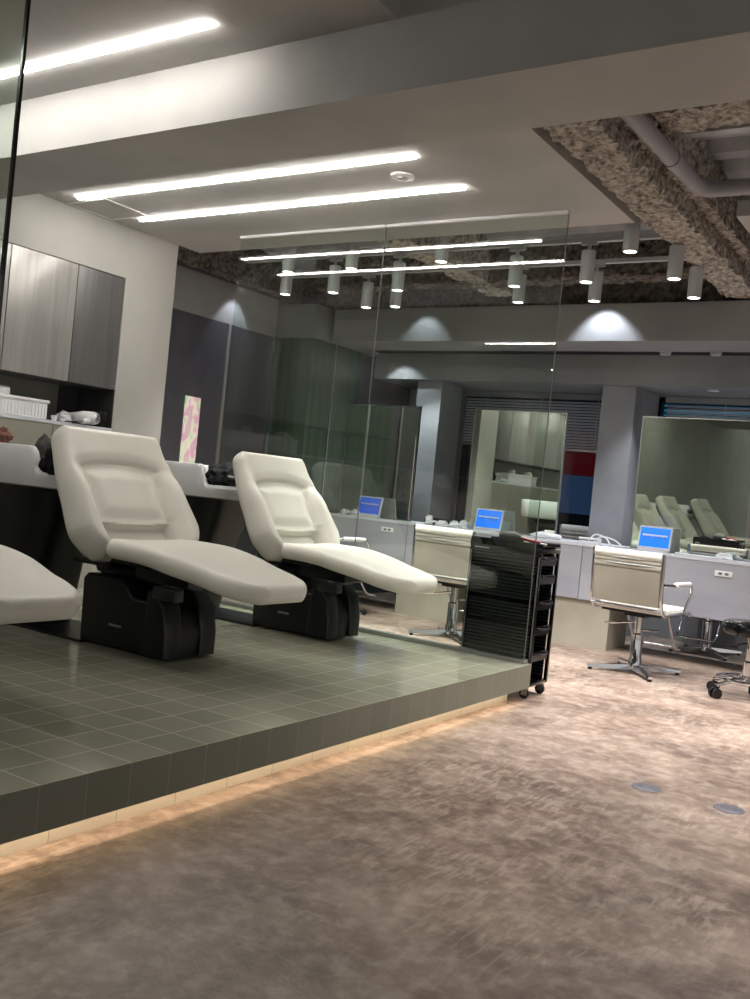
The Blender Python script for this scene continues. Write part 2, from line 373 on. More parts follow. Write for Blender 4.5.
# ------------------------------------------------------------ GLASS
def pane(x0, x1, y, label, name='glass_partition'):
    r = empty(name, ((x0+x1)/2, y, .222)); ox = r.location.x
    bm = bmesh.new(); box(bm, x0-ox, x1-ox, -.005, .005, 0, 2.372); obj('glass_pane', bm, 'glass', r)
    bm = bmesh.new(); box(bm, x1-ox, x1-ox+.002, -.005, .005, 0, 2.372); obj('polished_edge', bm, 'cabdark', r)
    bm = bmesh.new(); box(bm, x0-ox, x1-ox, -.014, .014, 2.372, 2.3875); obj('top_channel', bm, 'whitep', r)
    tag(r, label, 'glass panel'); return r
pane(-4.325, -3.19, 4.73, 'clear full-height glass pane behind the second shampoo chair, left of the joint')
pane(-3.18, -2.04, 4.73, 'clear full-height glass pane ending at the platform corner by the trolley')
r = empty('glass_screen', (-2.03, .9, .2))
bm = bmesh.new(); box(bm, -.005, .005, -.55, .50, 0, 2.505); obj('glass_pane', bm, 'glass', r)
bm = bmesh.new(); box(bm, -.005, .005, .50, .508, 0, 2.505); obj('dark_edge', bm, 'blackgloss', r)
tag(r, 'glass screen whose thin dark edge crosses the upper left corner', 'glass panel')

# ------------------------------------------------------------ CABINETS & LEDGE
ydiv = [1.55, 2.52, 3.49, 3.98, 4.36]
lb = ['grey brushed wall cabinet at the left frame edge above the ledge', 'wide grey brushed wall cabinet left of the light one', 'light grey brushed wall cabinet above the white basket', 'dark grey wall cabinet at the right end of the row']
for k in range(4):
    y0, y1 = ydiv[k], ydiv[k+1]
    r = empty('wall_cabinet', (-5.17, (y0+y1)/2, 1.53)); oy = r.location.y
    bx('body', -.17, .165, y0-oy+.004, y1-oy-.004, 0, .738, 'cabdark', r)
    bx('door', .168, .19, y0-oy+.003, y1-oy-.003, -.002, .736, 'cab' if k < 3 else 'cabdark', r, bev=.001)
    tag(r, lb[k], 'cabinet', )
# low unit (ledge) behind the basins
lu_div = [-.9, .1, 1.6, 2.75, 3.90, 4.366]
for k in range(5):
    y0, y1 = lu_div[k], lu_div[k+1]
    r = empty('low_cabinet', (-5.17, (y0+y1)/2, 0 if True else 0)); oy = r.location.y
    bx('body', -.17, .17, y0-oy+.001, y1-oy-.001, .2, 1.25, 'ledge', r)
    bx('door', .17, .19, y0-oy+.003, y1-oy-.003, .2, 1.245, 'ledge', r)
    bx('top', -.17, .192, y0-oy+.001, y1-oy-.001, 1.25, 1.27, 'ctop', r)
    tag(r, ['low grey-beige cabinet far left of the ledge run', 'low grey-beige cabinet left of frame behind the nearest chair', 'low grey-beige cabinet under the left half of the ledge', 'low grey-beige cabinet under the white basket', 'narrow low grey-beige cabinet next to the wall pier'][k], 'cabinet')

# basket & items on the ledge
def basket():
    r = empty('storage_basket', (-5.12, 3.45, 1.27)); tag(r, 'white ribbed plastic basket on the ledge under the cabinets', 'basket')
    bm = bmesh.new(); box(bm, -.11, .11, -.42, .42, 0, .105, .008)
    for k in range(34):
        y = -.40+k*.0242
        box(bm, .11, .114, y, y+.009, .012, .085)
    obj('body', bm, 'whitep', r)
    bx('rim', -.118, .118, -.428, .428, .10, .12, 'whitep', r, bev=.004)
basket()
r = empty('tissue_holder', (-5.1, 3.60, 1.391)); tag(r, 'small white box standing on the white basket', 'box')
bx('body', -.03, .03, -.035, .035, 0, .045, 'whitep', r, bev=.004); bx('handle', -.01, .01, -.04, .04, .045, .055, 'alu', r, bev=.002)
r = empty('cup', (-5.02, 3.93, 1.27)); tag(r, 'tiny white cup beside the white basket', 'cup')
bm = bmesh.new(); lathe(bm, [(0, 0), (.016, 0), (.02, .035), (.017, .035), (.014, .004), (0, .004)]); obj('body', bm, 'whitep', r, True)
def crumple(name, m, loc, size, seed, label, cat, amp=.35, sub=4):
    bm = bmesh.new(); bmesh.ops.create_icosphere(bm, subdivisions=sub, radius=1)
    for v in bm.verts:
        n = noise.fractal(v.co*1.6+Vector((seed, seed*2, 3)), 1, 2, 4); v.co *= 1+amp*n
        v.co = Vector((v.co.x*size[0], v.co.y*size[1], v.co.z*size[2]))
        if v.co.z < -size[2]*.6: v.co.z = -size[2]*.6
        v.co.z += size[2]*.6
    o = obj(name, bm, m, None, True); o.location = loc; tag(o, label, cat); return o
crumple('folded_towel', 'whitep', (-5.08, 4.05, 1.27), (.045, .045, .045), 2, 'pale grey folded towel on the ledge next to the hair dryers', 'towel')
def dryer(loc, rz, m, label):
    r = empty('hair_dryer', loc, rz); tag(r, label, 'hair dryer')
    bm = bmesh.new(); tube(bm, [(-.09, 0, .05), (-.07, 0, .05), (.02, 0, .05), (.07, 0, .05), (.12, 0, .05)], [.034, .042, .043, .032, .026], 16); obj('barrel', bm, m, r, True)
    bm = bmesh.new(); tube(bm, [(-.095, 0, .05), (-.085, 0, .05)], [.028, .036], 16); obj('intake_grille', bm, 'alu', r, True)
    bm = bmesh.new(); tube(bm, [(-.04, 0, .04), (-.05, .07, .025), (-.06, .13, .02)], [.018, .017, .015], 12); obj('handle', bm, m, r, True)
    bm = bmesh.new(); tube(bm, [(-.06, .13, .02), (-.02, .17, .01), (.06, .15, .008), (.1, .07, .008)], .004, 6); obj('cord', bm, 'black', r, True)
dryer((-5.04, 4.19, 1.27), R(-160), 'whitep', 'white hair dryer lying on the ledge behind the first chair')
dryer((-5.22, 4.24, 1.27), R(110), 'blackgloss', 'black hair dryer lying at the right end of the ledge')
r = crumple('hair_cape', 'blacksoft', (-5.03, 4.30, 1.27), (.05, .04, .07), 7, 'crumpled black cloth at the ledge end beside the pier', 'cloth')
crumple('towel', 'whitep', (-5.09, 3.14, 1.392), (.06, .08, .03), 5, 'white towel on the white basket', 'towel')

# ------------------------------------------------------------ SHAMPOO CHAIR
def pad(bm, spine, hw, th, ns=40, nt=56, rr=.04, rc=.07, extra=None, L=None):
    """closed padded slab. spine(t)->(point, normal) in xz; hw(t) half width; th thickness."""
    n = []
    def mp(k, n_):
        a = k/n_; return .5-.5*math.cos(PI*a)
    top = []; bot = []
    for j in range(nt+1):
        t = mp(j, nt); p, nr = spine(t); w = hw(t); de = min(t, 1-t)*L
        if de < rc: w -= rc*(1-math.sqrt(max(0, 1-(1-de/rc)**2)))
        ra = []; rb = []
        for i in range(ns+1):
            s = 2*mp(i, ns)-1; y = s*w
            d = min((1-abs(s))*w, de)
            e = math.sqrt(max(0, 1-(1-min(1, d/rr))**2))
            ex = extra(t, y, w) if extra else 0
            ra.append((Vector((p[0], y, p[1]))+Vector((nr[0], 0, nr[1]))*(th*.5*e+ex*e), i, j))
            rb.append((Vector((p[0], y, p[1]))-Vector((nr[0], 0, nr[1]))*(th*.5*e), i, j))
        top.append(ra); bot.append(rb)
    def mk(g): return [[bm.verts.new(c[0]) for c in r_] for r_ in g]
    A = mk(top); B = mk(bot)
    for j in range(nt):
        for i in range(ns):
            bm.faces.new((A[j][i], A[j][i+1], A[j+1][i+1], A[j+1][i])); bm.faces.new((B[j][i], B[j+1][i], B[j+1][i+1], B[j][i+1]))
    bmesh.ops.remove_doubles(bm, verts=bm.verts, dist=.0004)

def lerp_tab(tab, t):
    for (a, va), (b, vb) in zip(tab, tab[1:]):
        if t <= b:
            u = (t-a)/(b-a); u = u*u*(3-2*u) if True else u
            return va+(vb-va)*u
    return tab[-1][1]
def sm(a, b, x):
    t = max(0, min(1, (x-a)/(b-a))); return t*t*(3-2*t)

def make_shampoo_chair(label):
    r = empty('shampoo_chair', (-3.2, 3.18, .2)); ox, oz = -3.2, .2
    # backrest: spine from bottom (x=-3.27,z=.66) up to (-3.61,1.17)
    B0 = Vector((-3.255-ox, .605-oz)); B1 = Vector((-3.60-ox, 1.185-oz)); Lb = (B1-B0).length; dr = (B1-B0).normalized(); nr = Vector((dr.y, -dr.x))
    def spine(t):
        p = B0+dr*Lb*t; c = -.02*math.sin(PI*t)
        return (p+nr*c), nr
    def hw(t): return lerp_tab([(0, .31), (.22, .365), (.5, .348), (1, .318)], t)
    def extra(t, y, w):
        v = t*Lb; ay = abs(y)
        inner = lerp_tab([(0, .21), (.3, .225), (1, .25)], t)
        wing = .065*sm(inner-.02, inner+.07, ay)*(1-sm(.45, .85, t))*sm(-.1, .12, t)
        arch = .035*(1-(y/.2)**2)
        topv = Lb*.70+arch*.6; botv = Lb*.28-arch*.3
        # panel border groove
        dside = inner-ay; dtop = topv-v; dbot = v-botv
        dd = min(dside, dtop, dbot)
        recess = -.016*sm(-.004, .02, dd)+.018*sm(.01, .09, dd)
        groove = -.013*math.exp(-(min(abs(dtop), abs(dbot))/.0095)**2)*(1 if ay < inner+.01 else 0)
        low = -.05*sm(0, .02, botv-v)*sm(0, .02, inner-ay)
        topband = .012*sm(topv, topv+.06, v)
        return wing+recess*(1 if ay < inner+.03 else 0)+groove+low+topband
    bm = bmesh.new(); pad(bm, spine, hw, .095, rr=.042, rc=.07, extra=extra, L=Lb, ns=64, nt=120)
    bk = obj('backrest', bm, 'leather', r, True)
    # dark back shell
    def sp2(t):
        p = B0+dr*(Lb*(.0+t*.9))-nr*.06; return p, nr
    bm = bmesh.new(); pad(bm, sp2, lambda t: hw(t*.9)-.05, .05, rr=.02, rc=.08, L=Lb*.9, ns=20, nt=20); obj('back_shell', bm, 'black', r, True)
    # seat and leg rest
    S = [(-3.275-ox, .665-oz), (-3.15-ox, .668-oz), (-2.96-ox, .664-oz), (-2.75-ox, .628-oz), (-2.56-ox, .588-oz), (-2.385-ox, .562-oz)]
    cum = [0]
    for a_, b_ in zip(S, S[1:]): cum.append(cum[-1]+math.dist(a_, b_))
    Ls = cum[-1]
    def pt(u):
        u = max(0, min(Ls, u))
        for k in range(len(S)-1):
            if u <= cum[k+1]+1e-9:
                f = (u-cum[k])/(cum[k+1]-cum[k]); return Vector((S[k][0]+(S[k+1][0]-S[k][0])*f, S[k][1]+(S[k+1][1]-S[k][1])*f))
    def spine3(t):
        u = t*Ls; p = sum((pt(u+d) for d in (-.05, -.03, 0, .03, .05)), Vector((0, 0)))/5 if .06 < u < Ls-.06 else pt(u)
        d = (pt(min(Ls, u+.06))-pt(max(0, u-.06))).normalized(); return p, Vector((-d.y, d.x))
    def hw3(t): return lerp_tab([(0, .27), (.12, .295), (.45, .30), (.75, .255), (1, .205)], t)
    bm = bmesh.new(); pad(bm, spine3, hw3, .086, rr=.042, rc=.12, L=Ls, ns=40, nt=64, extra=lambda t, y, w: -.006*math.cos(PI*y/w/2)*(1-sm(.4, .7, t)))
    obj('seat', bm, 'leather', r, True)
    # base body
    prof = [(-3.475, .004), (-3.485, .30), (-3.46, .325), (-3.22, .325), (-3.14, .25), (-3.03, .25), (-2.95, .20), (-2.915, .12), (-2.925, .01)]
    bm = bmesh.new(); prism(bm, [(a_-ox, b_) for a_, b_ in prof], -.15, .15, .016); obj('pedestal', bm, 'black', r, True)
    bm = bmesh.new(); prism(bm, [(-3.06-ox, .012), (-3.04-ox, .30), (-2.985-ox, .295), (-2.93-ox, .24), (-2.905-ox, .12), (-2.905-ox, .012)], -.165, -.06, .012)
    prism(bm, [(-3.06-ox, .012), (-3.04-ox, .30), (-2.985-ox, .295), (-2.93-ox, .24), (-2.905-ox, .12), (-2.905-ox, .012)], .06, .165, .012); obj('front_cover', bm, 'black', r, True)
    bm = bmesh.new(); tube(bm, [(-3.34-ox+.135*math.cos(a_*PI/12),   .135*math.sin(a_*PI/12), .352) for a_ in range(24)], .018, 8, closed=True)
    lathe(bm, [(0, .335), (.12, .335), (.13, .32)], -3.34-ox, 0, 28); obj('swivel_ring', bm, 'black', r, True)
    bm = bmesh.new(); lathe(bm, [(0, .32), (.075, .32), (.07, .40), (0, .40)], -3.28-ox, 0, 24); box(bm, -3.30-ox, -3.18-ox, -.07, .07, .36, .43); box(bm, -3.2-ox, -2.86-ox, -.10, .10, .325, .425, .01)
    box(bm, -3.36-ox, -3.06-ox, -.20, .20, .40, .428, .008); obj('mechanism', bm, 'black', r, True)
    bm = bmesh.new(); box(bm, -3.42-ox, -3.2-ox, -.27, -.245, .385, .40); box(bm, -3.42-ox, -3.2-ox, .245, .27, .385, .40); tube(bm, [(-3.4-ox, -.27, .392), (-3.4-ox, .27, .392)], .01); obj('recline_bracket', bm, 'black', r)
    bx('control_box', -3.0-ox, -2.86-ox, -.175, -.12, .27, .325, 'ribs', r, bev=.004)
    bx('base_plate', -4.05-ox, -3.44-ox, -.17, .17, 0, .012, 'black', r)
    bx('badge', -3.28-ox, -3.2-ox, -.1525, -.149, .105, .115, 'alu', r)
    r.location.x -= .07
    tag(r, label, 'shampoo chair', 'cream shampoo chairs on the platform')
    return r
sc = make_shampoo_chair('cream leather shampoo chair with reclined back, largest in full view on the tiled platform')
c2 = dup(sc, (-3.235, 4.355, .2), label='cream leather shampoo chair in front of the glass pane, farther of the two fully visible'); c2.scale = (.95, .95, .985)
dup(sc, (-3.275, 1.95, .2), label='cream leather shampoo chair of which only the leg rest end enters at the left edge')
dup(sc, (-3.2, .55, .2), label='cream shampoo chair out of frame on the left, rightmost one reflected in the right mirror')

# ------------------------------------------------------------ BASIN
def make_basin(label):
    """local origin on the platform; back towards -X"""
    r = empty('wash_basin', (0, 0, .2))
    seg = 120
    def ring(a, b, zf, cx=0, p=3.2):
        vs = []
        for k in range(seg):
            t = 2*PI*k/seg; c, s = math.cos(t), math.sin(t)
            x = cx+a*math.copysign(abs(c)**(2/p), c); y = b*math.copysign(abs(s)**(2/p), s); vs.append((x, y, zf(x, y)))
        return vs
    def rim(x, y):  # high rear and sides, low front for the neck
        return .89-.115*sm(.205, .245, x)
    L = [ring(.33, .24, lambda x, y: .69+.01*x), ring(.365, .275, lambda x, y: .70), ring(.375, .288, lambda x, y: .73), ring(.382, .295, lambda x, y: rim(x, y)-.02), ring(.376, .29, lambda x, y: rim(x, y)-.004), ring(.366, .28, lambda x, y: rim(x, y)),
         ring(.353, .266, lambda x, y: rim(x, y)-.004), ring(.343, .256, lambda x, y: rim(x, y)-.02), ring(.30, .22, lambda x, y: .725), ring(.14, .12, lambda x, y: .715, p=2)]
    bm = bmesh.new(); V = [[bm.verts.new(c) for c in g] for g in L]
    for a_, b_ in zip(V, V[1:]):
        for k in range(seg): bm.faces.new((a_[k], a_[(k+1) % seg], b_[(k+1) % seg], b_[k]))
    bm.faces.new(V[0][::-1]); bm.faces.new(V[-1]); obj('bowl', bm, 'white', r, True)
    bm = bmesh.new(); g0 = ring(.16, .17, lambda x, y: .0, -.04); g1 = ring(.2, .2, lambda x, y: .35, -.03); g2 = ring(.30, .25, lambda x, y: .69, 0)
    V = [[bm.verts.new(c) for c in g] for g in (g0, g1, g2)]
    for a_, b_ in zip(V, V[1:]):
        for k in range(seg): bm.faces.new((a_[k], a_[(k+1) % seg], b_[(k+1) % seg], b_[k]))
    bm.faces.new(V[0][::-1]); bm.faces.new(V[-1]); obj('pedestal', bm, 'black', r, True)
    bm = bmesh.new(); T = Matrix.Translation((.30, 0, .80))
    tube(bm, [(.335, y, .79+.03*(abs(y)/.2)**2) for y in [-.2+.04*k for k in range(11)]], [.02, .03]+[.034]*7+[.03, .02], 12); obj('neck_rest', bm, 'black', r, True)
    bm = bmesh.new(); tube(bm, rnd([(-.26, .05, .73), (-.26, .05, .82), (-.16, .02, .85), (-.09, 0, .80)], .04), .012, 10); lathe(bm, [(0, .765), (.03, .765), (.022, .805), (0, .805)], -.09, 0, 16); obj('shower_head', bm, 'chrome', r, True)
    tag(r, label, 'wash basin', 'white wash basins behind the shampoo chairs'); return r
bs = make_basin('white wash basin on a black stand, behind the first fully visible chair at left')
bs.location = (-4.04, 3.17, .2)
dup(bs, (-4.13, 4.41, .2), label='white wash basin on a black stand, between the two fully visible chairs')
dup(bs, (-4.0, 1.83, .2), label='white wash basin of the chair cut by the left edge, hidden but reflected')
dup(bs, (-4.0, .55, .2), label='white wash basin out of frame on the left, beside its shampoo chair')
def drape(loc, size, seed, label, m='blacksoft'):
    bm = bmesh.new(); n = 22; V = []
    for j in range(n+1):
        row = []
        for i in range(n+1):
            u = i/n*2-1; v = j/n*2-1
            z = -.10*sm(.35, 1, abs(u))-.12*sm(.3, 1, abs(v)); z *= size[2]/.12
            z += .03*noise.noise(Vector((u*3+seed, v*3, 0)))+.02*math.sin(u*9+seed)*sm(.2, 1, abs(v))
            row.append(bm.verts.new((u*size[0], v*size[1], z)))
        V.append(row)
    for j in range(n):
        for i in range(n): bm.faces.new((V[j][i], V[j][i+1], V[j+1][i+1], V[j+1][i]))
    o = obj('salon_cape', bm, m, None, True); o.location = loc
    s = o.modifiers.new('thickness', 'SOLIDIFY'); s.thickness = .012
    tag(o, label, 'cape'); return o
crumple('salon_cape', 'blacksoft', (-3.88, 4.33, .965), (.075, .17, .085), 1, 'black salon cape bundled in the basin between the two chairs', 'cape', .3)
crumple('salon_cape', 'blacksoft', (-3.75, 3.0, .96), (.05, .11, .085), 4, 'black salon cape bundled over the front of the basin at left', 'cape', .3)
o = crumple('hair_cape', 'greyfab', (-4.0, 3.14, .95), (.035, .07, .13), 3, 'grey folded cape sticking up from the basin at left', 'cape', .25)
o.rotation_euler = (R(25), R(10), 0)
crumple('brown_towel', 'brown', (-4.2, 2.98, 1.09), (.06, .05, .05), 9, 'brown folded cloth on the rear rim of the basin at the left edge', 'cloth')

# ------------------------------------------------------------ STYLING CHAIR (local: faces +Y, back at -Y)
def make_styling(label, casters=False):
    r = empty('styling_chair', (0, 0, 0))
    # frame sides
    for s in (-1, 1):
        x = s*.265
        bm = bmesh.new(); tube(bm, rnd([(x, -.27, .86), (x, -.25, .52), (x, -.20, .44), (x, .24, .455), (x, .27, .43)], .05), .013, 10); obj('side_frame', bm, 'chrome', r, True)
        bm = bmesh.new(); tube(bm, rnd([(x*1.02, -.245, .655), (x*1.16, -.16, .655), (x*1.16, .13, .655), (x*1.14, .17, .60), (x*1.04, .12, .455)], .05), .011, 10); a_ = obj('armrest', bm, 'chrome', r, True)
        bm = bmesh.new(); tube(bm, [(x*1.16, -.13, .662), (x*1.16, .1, .662)], .019, 12); obj('arm_pad', bm, 'whitep', a_, True)
    # seat: sheet curving into the back, horizontal ribs
    bm = bmesh.new(); box(bm, -.25, .25, -.20, .25, .445, .478, .012); 
    for k in range(5): tube(bm, [(-.25, -.13+.085*k, .478), (.25, -.13+.085*k, .478)], .008, 8)
    obj('seat', bm, 'leather', r, True)
    # back panel (smooth, bows slightly backward) and top ribs
    bm = bmesh.new(); n = 14; prof = []
    for k in range(n+1):
        z = .50+(.735-.50)*k/n; prof.append((-.252-.018*(k/n)-.004, z))
    V = []
    for sx in range(13):
        x = -.25+.5*sx/12; bow = -.022*math.cos(PI*(x/.5)); V.append([bm.verts.new((x, p[0]+bow, p[1])) for p in prof]+[bm.verts.new((x, p[0]+bow+.022, p[1])) for p in reversed(prof)])
    for a_, b_ in zip(V, V[1:]):
        m_ = len(a_)
        for k in range(m_): bm.faces.new((a_[k], a_[(k+1) % m_], b_[(k+1) % m_], b_[k]))
    bm.faces.new(V[0]); bm.faces.new(V[-1][::-1]); obj('back_panel', bm, 'leather2', r, True)
    for z, rad, mm in ((.755, .02, 'leather2'), (.79, .02, 'leather2'), (.838, .030, 'leather')):
        bm = bmesh.new(); pts = [(-.25+.5*k/12, -.262-.022*math.cos(PI*(-.25+.5*k/12)/.5)-(z-.75)*.07, z) for k in range(13)]; tube(bm, pts, rad, 10)
        for v in bm.verts: v.co.y = (v.co.y+.27)*.6-.27
        obj('back_roll', bm, mm, r, True)
    bm = bmesh.new()
    for z in (.772, .812):
        b2 = bmesh.new(); tube(b2, [(-.26+.52*k/12, -.268-.022*math.cos(PI*(-.26+.52*k/12)/.52), z) for k in range(13)], .006, 8); obj('back_spacer', b2, 'alu', r, True)
    tube(bm, [(-.265, -.23, .475), (.265, -.23, .475)], .012, 8); obj('cross_bar', bm, 'alu', r, True)
    bm = bmesh.new(); box(bm, -.22, .22, -.16, .16, .425, .443); box(bm, -.08, .08, -.08, .08, .40, .43); obj('seat_plate', bm, 'black', r)
    bm = bmesh.new(); lathe(bm, [(0, .03), (.05, .03), (.048, .09), (.042, .10), (.042, .27), (.03, .28), (.03, .41), (0, .41)], seg=24); obj('column', bm, 'chrome', r, True)
    bm = bmesh.new(); tube(bm, [(.0, 0, .36), (-.16, -.05, .33), (-.23, -.07, .32)], .007, 8); tube(bm, [(0, 0, .3), (.14, .04, .31)], .006, 8); obj('lift_lever', bm, 'chrome', r, True)
    for k in range(4):
        a_ = R(45+90*k+ (0)); c, s = math.cos(a_), math.sin(a_)
        bm = bmesh.new(); pts = [(.03, .055), (.15, .05), (.345, .035)]
        w = [.026, .022, .018]; A = []
        for (d, z), ww in zip(pts, w):
            A.append([bm.verts.new((c*d-s*q, s*d+c*q, zz)) for q, zz in ((-ww, .018), (ww, .018), (ww*.8, z), (-ww*.8, z))])
        for p, q in zip(A, A[1:]):
            for i in range(4): bm.faces.new((p[i], p[(i+1) % 4], q[(i+1) % 4], q[i]))
        bm.faces.new(A[0][::-1]); bm.faces.new(A[-1]); lg = obj('base_leg', bm, 'chrome', r)
        bm = bmesh.new()
        if casters: tube(bm, [(c*.33-s*.02, s*.33+c*.02, .022), (c*.33+s*.02, s*.33-c*.02, .022)], .022, 14)
        else: lathe(bm, [(0, 0), (.016, 0), (.016, .018), (0, .018)], c*.325, s*.325, 12)
        obj('caster' if casters else 'foot_glide', bm, 'black', lg, True)
    bm = bmesh.new(); tube(bm, rnd([(-.16, .12, .43), (-.16, .30, .17), (-.16, .42, .16), (.16, .42, .16), (.16, .30, .17), (.16, .12, .43)], .04), .010, 10); obj('footrest', bm, 'chrome', r, True)
    tag(r, label, 'styling chair', 'chrome styling chairs at the long counter'); return r
st = make_styling('chrome styling chair with taupe ribbed back, in front of the right-hand counter and mirror')
st.scale = (.9, 1, .94); st.location = (-1.94, 6.33, 0); st.rotation_euler = (0, 0, R(-6))
dup(st, (-3.335, 6.33, 0), R(2), label='chrome styling chair with taupe ribbed back, seen through the glass left of the black trolley')
st2 = make_styling('chrome styling chair on casters mostly hidden behind the second shampoo chair', True)
st2.scale = (.9, 1, .94); st2.location = (-4.55, 6.42, 0); st2.rotation_euler = (0, 0, R(-14))
_o = dup(st, (-3.06, 7.93, 0), R(180), label="chrome styling chair on the counter's far side, back rising left of the column"); _o.scale = (.95, 1, 1.03)
dup(st, (-1.86, 7.86, 0), R(180), label='chrome styling chair on the far side, its base seen beneath the right-hand counter')

# ------------------------------------------------------------ STOOL
def stool():
    r = empty('rolling_stool', (-1.19, 6.13, 0)); tag(r, 'black round rolling stool with chrome ring base cut by the right edge', 'stool')
    bm = bmesh.new(); lathe(bm, [(0, .385), (.15, .385), (.168, .40), (.172, .43), (.165, .455), (.14, .467), (0, .47)], seg=32); obj('seat', bm, 'blackgloss', r, True)
    bm = bmesh.new(); lathe(bm, [(0, .09), (.03, .09), (.028, .22), (.018, .23), (.018, .385), (0, .385)], seg=20); obj('gas_column', bm, 'chrome', r, True)
    bm = bmesh.new(); tube(bm, [(0, 0, .34), (-.07, -.03, .32)], .006); box(bm, -.13, -.06, -.06, -.02, .295, .315, .006); obj('lever', bm, 'black', r, True)
    bm = bmesh.new(); tube(bm, [(.17*math.cos(2*PI*k/32), .17*math.sin(2*PI*k/32), .115) for k in range(32)], .010, 8, closed=True); obj('foot_ring', bm, 'chrome', r, True)
    for k in range(5):
        a_ = R(160+72*k); c, s = math.cos(a_), math.sin(a_)
        bm = bmesh.new(); tube(bm, [(0, 0, .11), (c*.1, s*.1, .11), (c*.22, s*.22, .075)], [.018, .015, .011], 10); l_ = obj('base_leg', bm, 'chrome', r, True)
        bm = bmesh.new(); x, y = c*.22, s*.22
        for q in (-.018, .018): tube(bm, [(x-s*(q-.01), y+c*(q-.01), .03), (x-s*(q+.01), y+c*(q+.01), .03)], .03, 16)
        tube(bm, [(x, y, .03), (x, y, .08)], .007, 8); obj('caster', bm, 'black', l_, True)
stool()

# ------------------------------------------------------------ COUNTER (island)
def counter(x0, x1, label, outlets=()):
    r = empty('styling_counter', ((x0+x1)/2, 7.25, 0)); ox = r.location.x; oy = 7.25
    bx('front_panel', x0-ox, x1-ox, 6.99-oy, 7.01-oy, .362, .765, 'counter', r)
    bx('rear_panel', x0-ox, x1-ox, 7.49-oy, 7.51-oy, .362, .765, 'counter', r)
    bx('drawer_box', x0-ox, x1-ox, 7.01-oy, 7.49-oy, .368, .765, 'counter', r)
    bx('counter_top', x0-ox, x1-ox, 6.985-oy, 7.515-oy, .765, .785, 'ctop', r)
    tag(r, label, 'counter'); return r
counter(-5.12, -4.195, 'blue-grey counter section at the left under the first mirror')
counter(-4.19, -3.02, 'blue-grey counter section behind the glass with the middle mirror')
counter(-3.015, -2.63, 'narrow blue-grey counter section behind the black trolley')
counter(-2.625, -1.0, 'wide blue-grey counter section in front of the right-hand mirror')
counter(-.995, 1.2, 'blue-grey counter section beyond the right edge of the frame')
for x0, x1, lab in ((-4.25, -3.70, 'olive-grey plinth block under the counter left of the trolley'), (-3.05, -2.375, 'olive-grey plinth block under the counter right of the black trolley'), (-.95, -.3, 'olive-grey plinth block beyond the right edge')):
    r = empty('counter_plinth', ((x0+x1)/2, 7.2, 0)); ox = r.location.x
    bx('block', x0-ox, x1-ox, -.19, .25, 0, .361, 'plinth', r)
    bx('shadow_gap', x0-ox+.01, x1-ox-.01, -.18, .24, .3611, .3618, 'black', r); tag(r, lab, 'plinth')
for x, z, lab in ((-4.39, .703, 'white double socket plate on the counter behind the glass'), (-1.58, .69, 'white double socket plate on the right-hand counter')):
    r = empty('power_outlet', (x, 6.99, z)); tag(r, lab, 'socket')
    bx('plate', -.06, .06, -.009, 0, -.02, .02, 'whitep', r, bev=.002)
    for s in (-1, 1): bx('socket', s*.022-.013, s*.022+.013, -.0105, -.009, -.008, .008, 'cabdark', r)

# mirrors
def mirror(x0, x1, z1, label, rz=0, lean=0):
    r = empty('standing_mirror', ((x0+x1)/2, 7.25, .785), rz); ox = r.location.x; w = (x1-x0)/2; h = z1-.785
    bx('mirror_glass', -w+.006, w-.006, -.012, -.008, .004, h-.006, 'mirror', r)
    bx('rear_mirror', -w+.006, w-.006, .008, .012, .004, h-.006, 'mirror', r)
    bm = bmesh.new(); box(bm, -w, -w+.008, -.014, .014, 0, h); box(bm, w-.008, w, -.014, .014, 0, h); box(bm, -w, w, -.014, .014, h-.008, h); box(bm, -w, w, -.014, .014, 0, .01); box(bm, -w+.006, w-.006, -.0075, .0075, .01, h-.008); obj('frame', bm, 'alu', r)
    if lean: r.rotation_euler.x = lean
    tag(r, label, 'mirror')
mirror(-5.13, -4.31, 1.80, 'standing mirror on the counter seen through the glass, leftmost of three', R(-4.8))
mirror(-3.79, -2.96, 1.80, 'standing mirror on the counter behind the black trolley, middle of three')
mirror(-2.345, -1.46, 1.80, 'standing mirror on the counter reflecting the cream shampoo chairs', 0, R(.65))

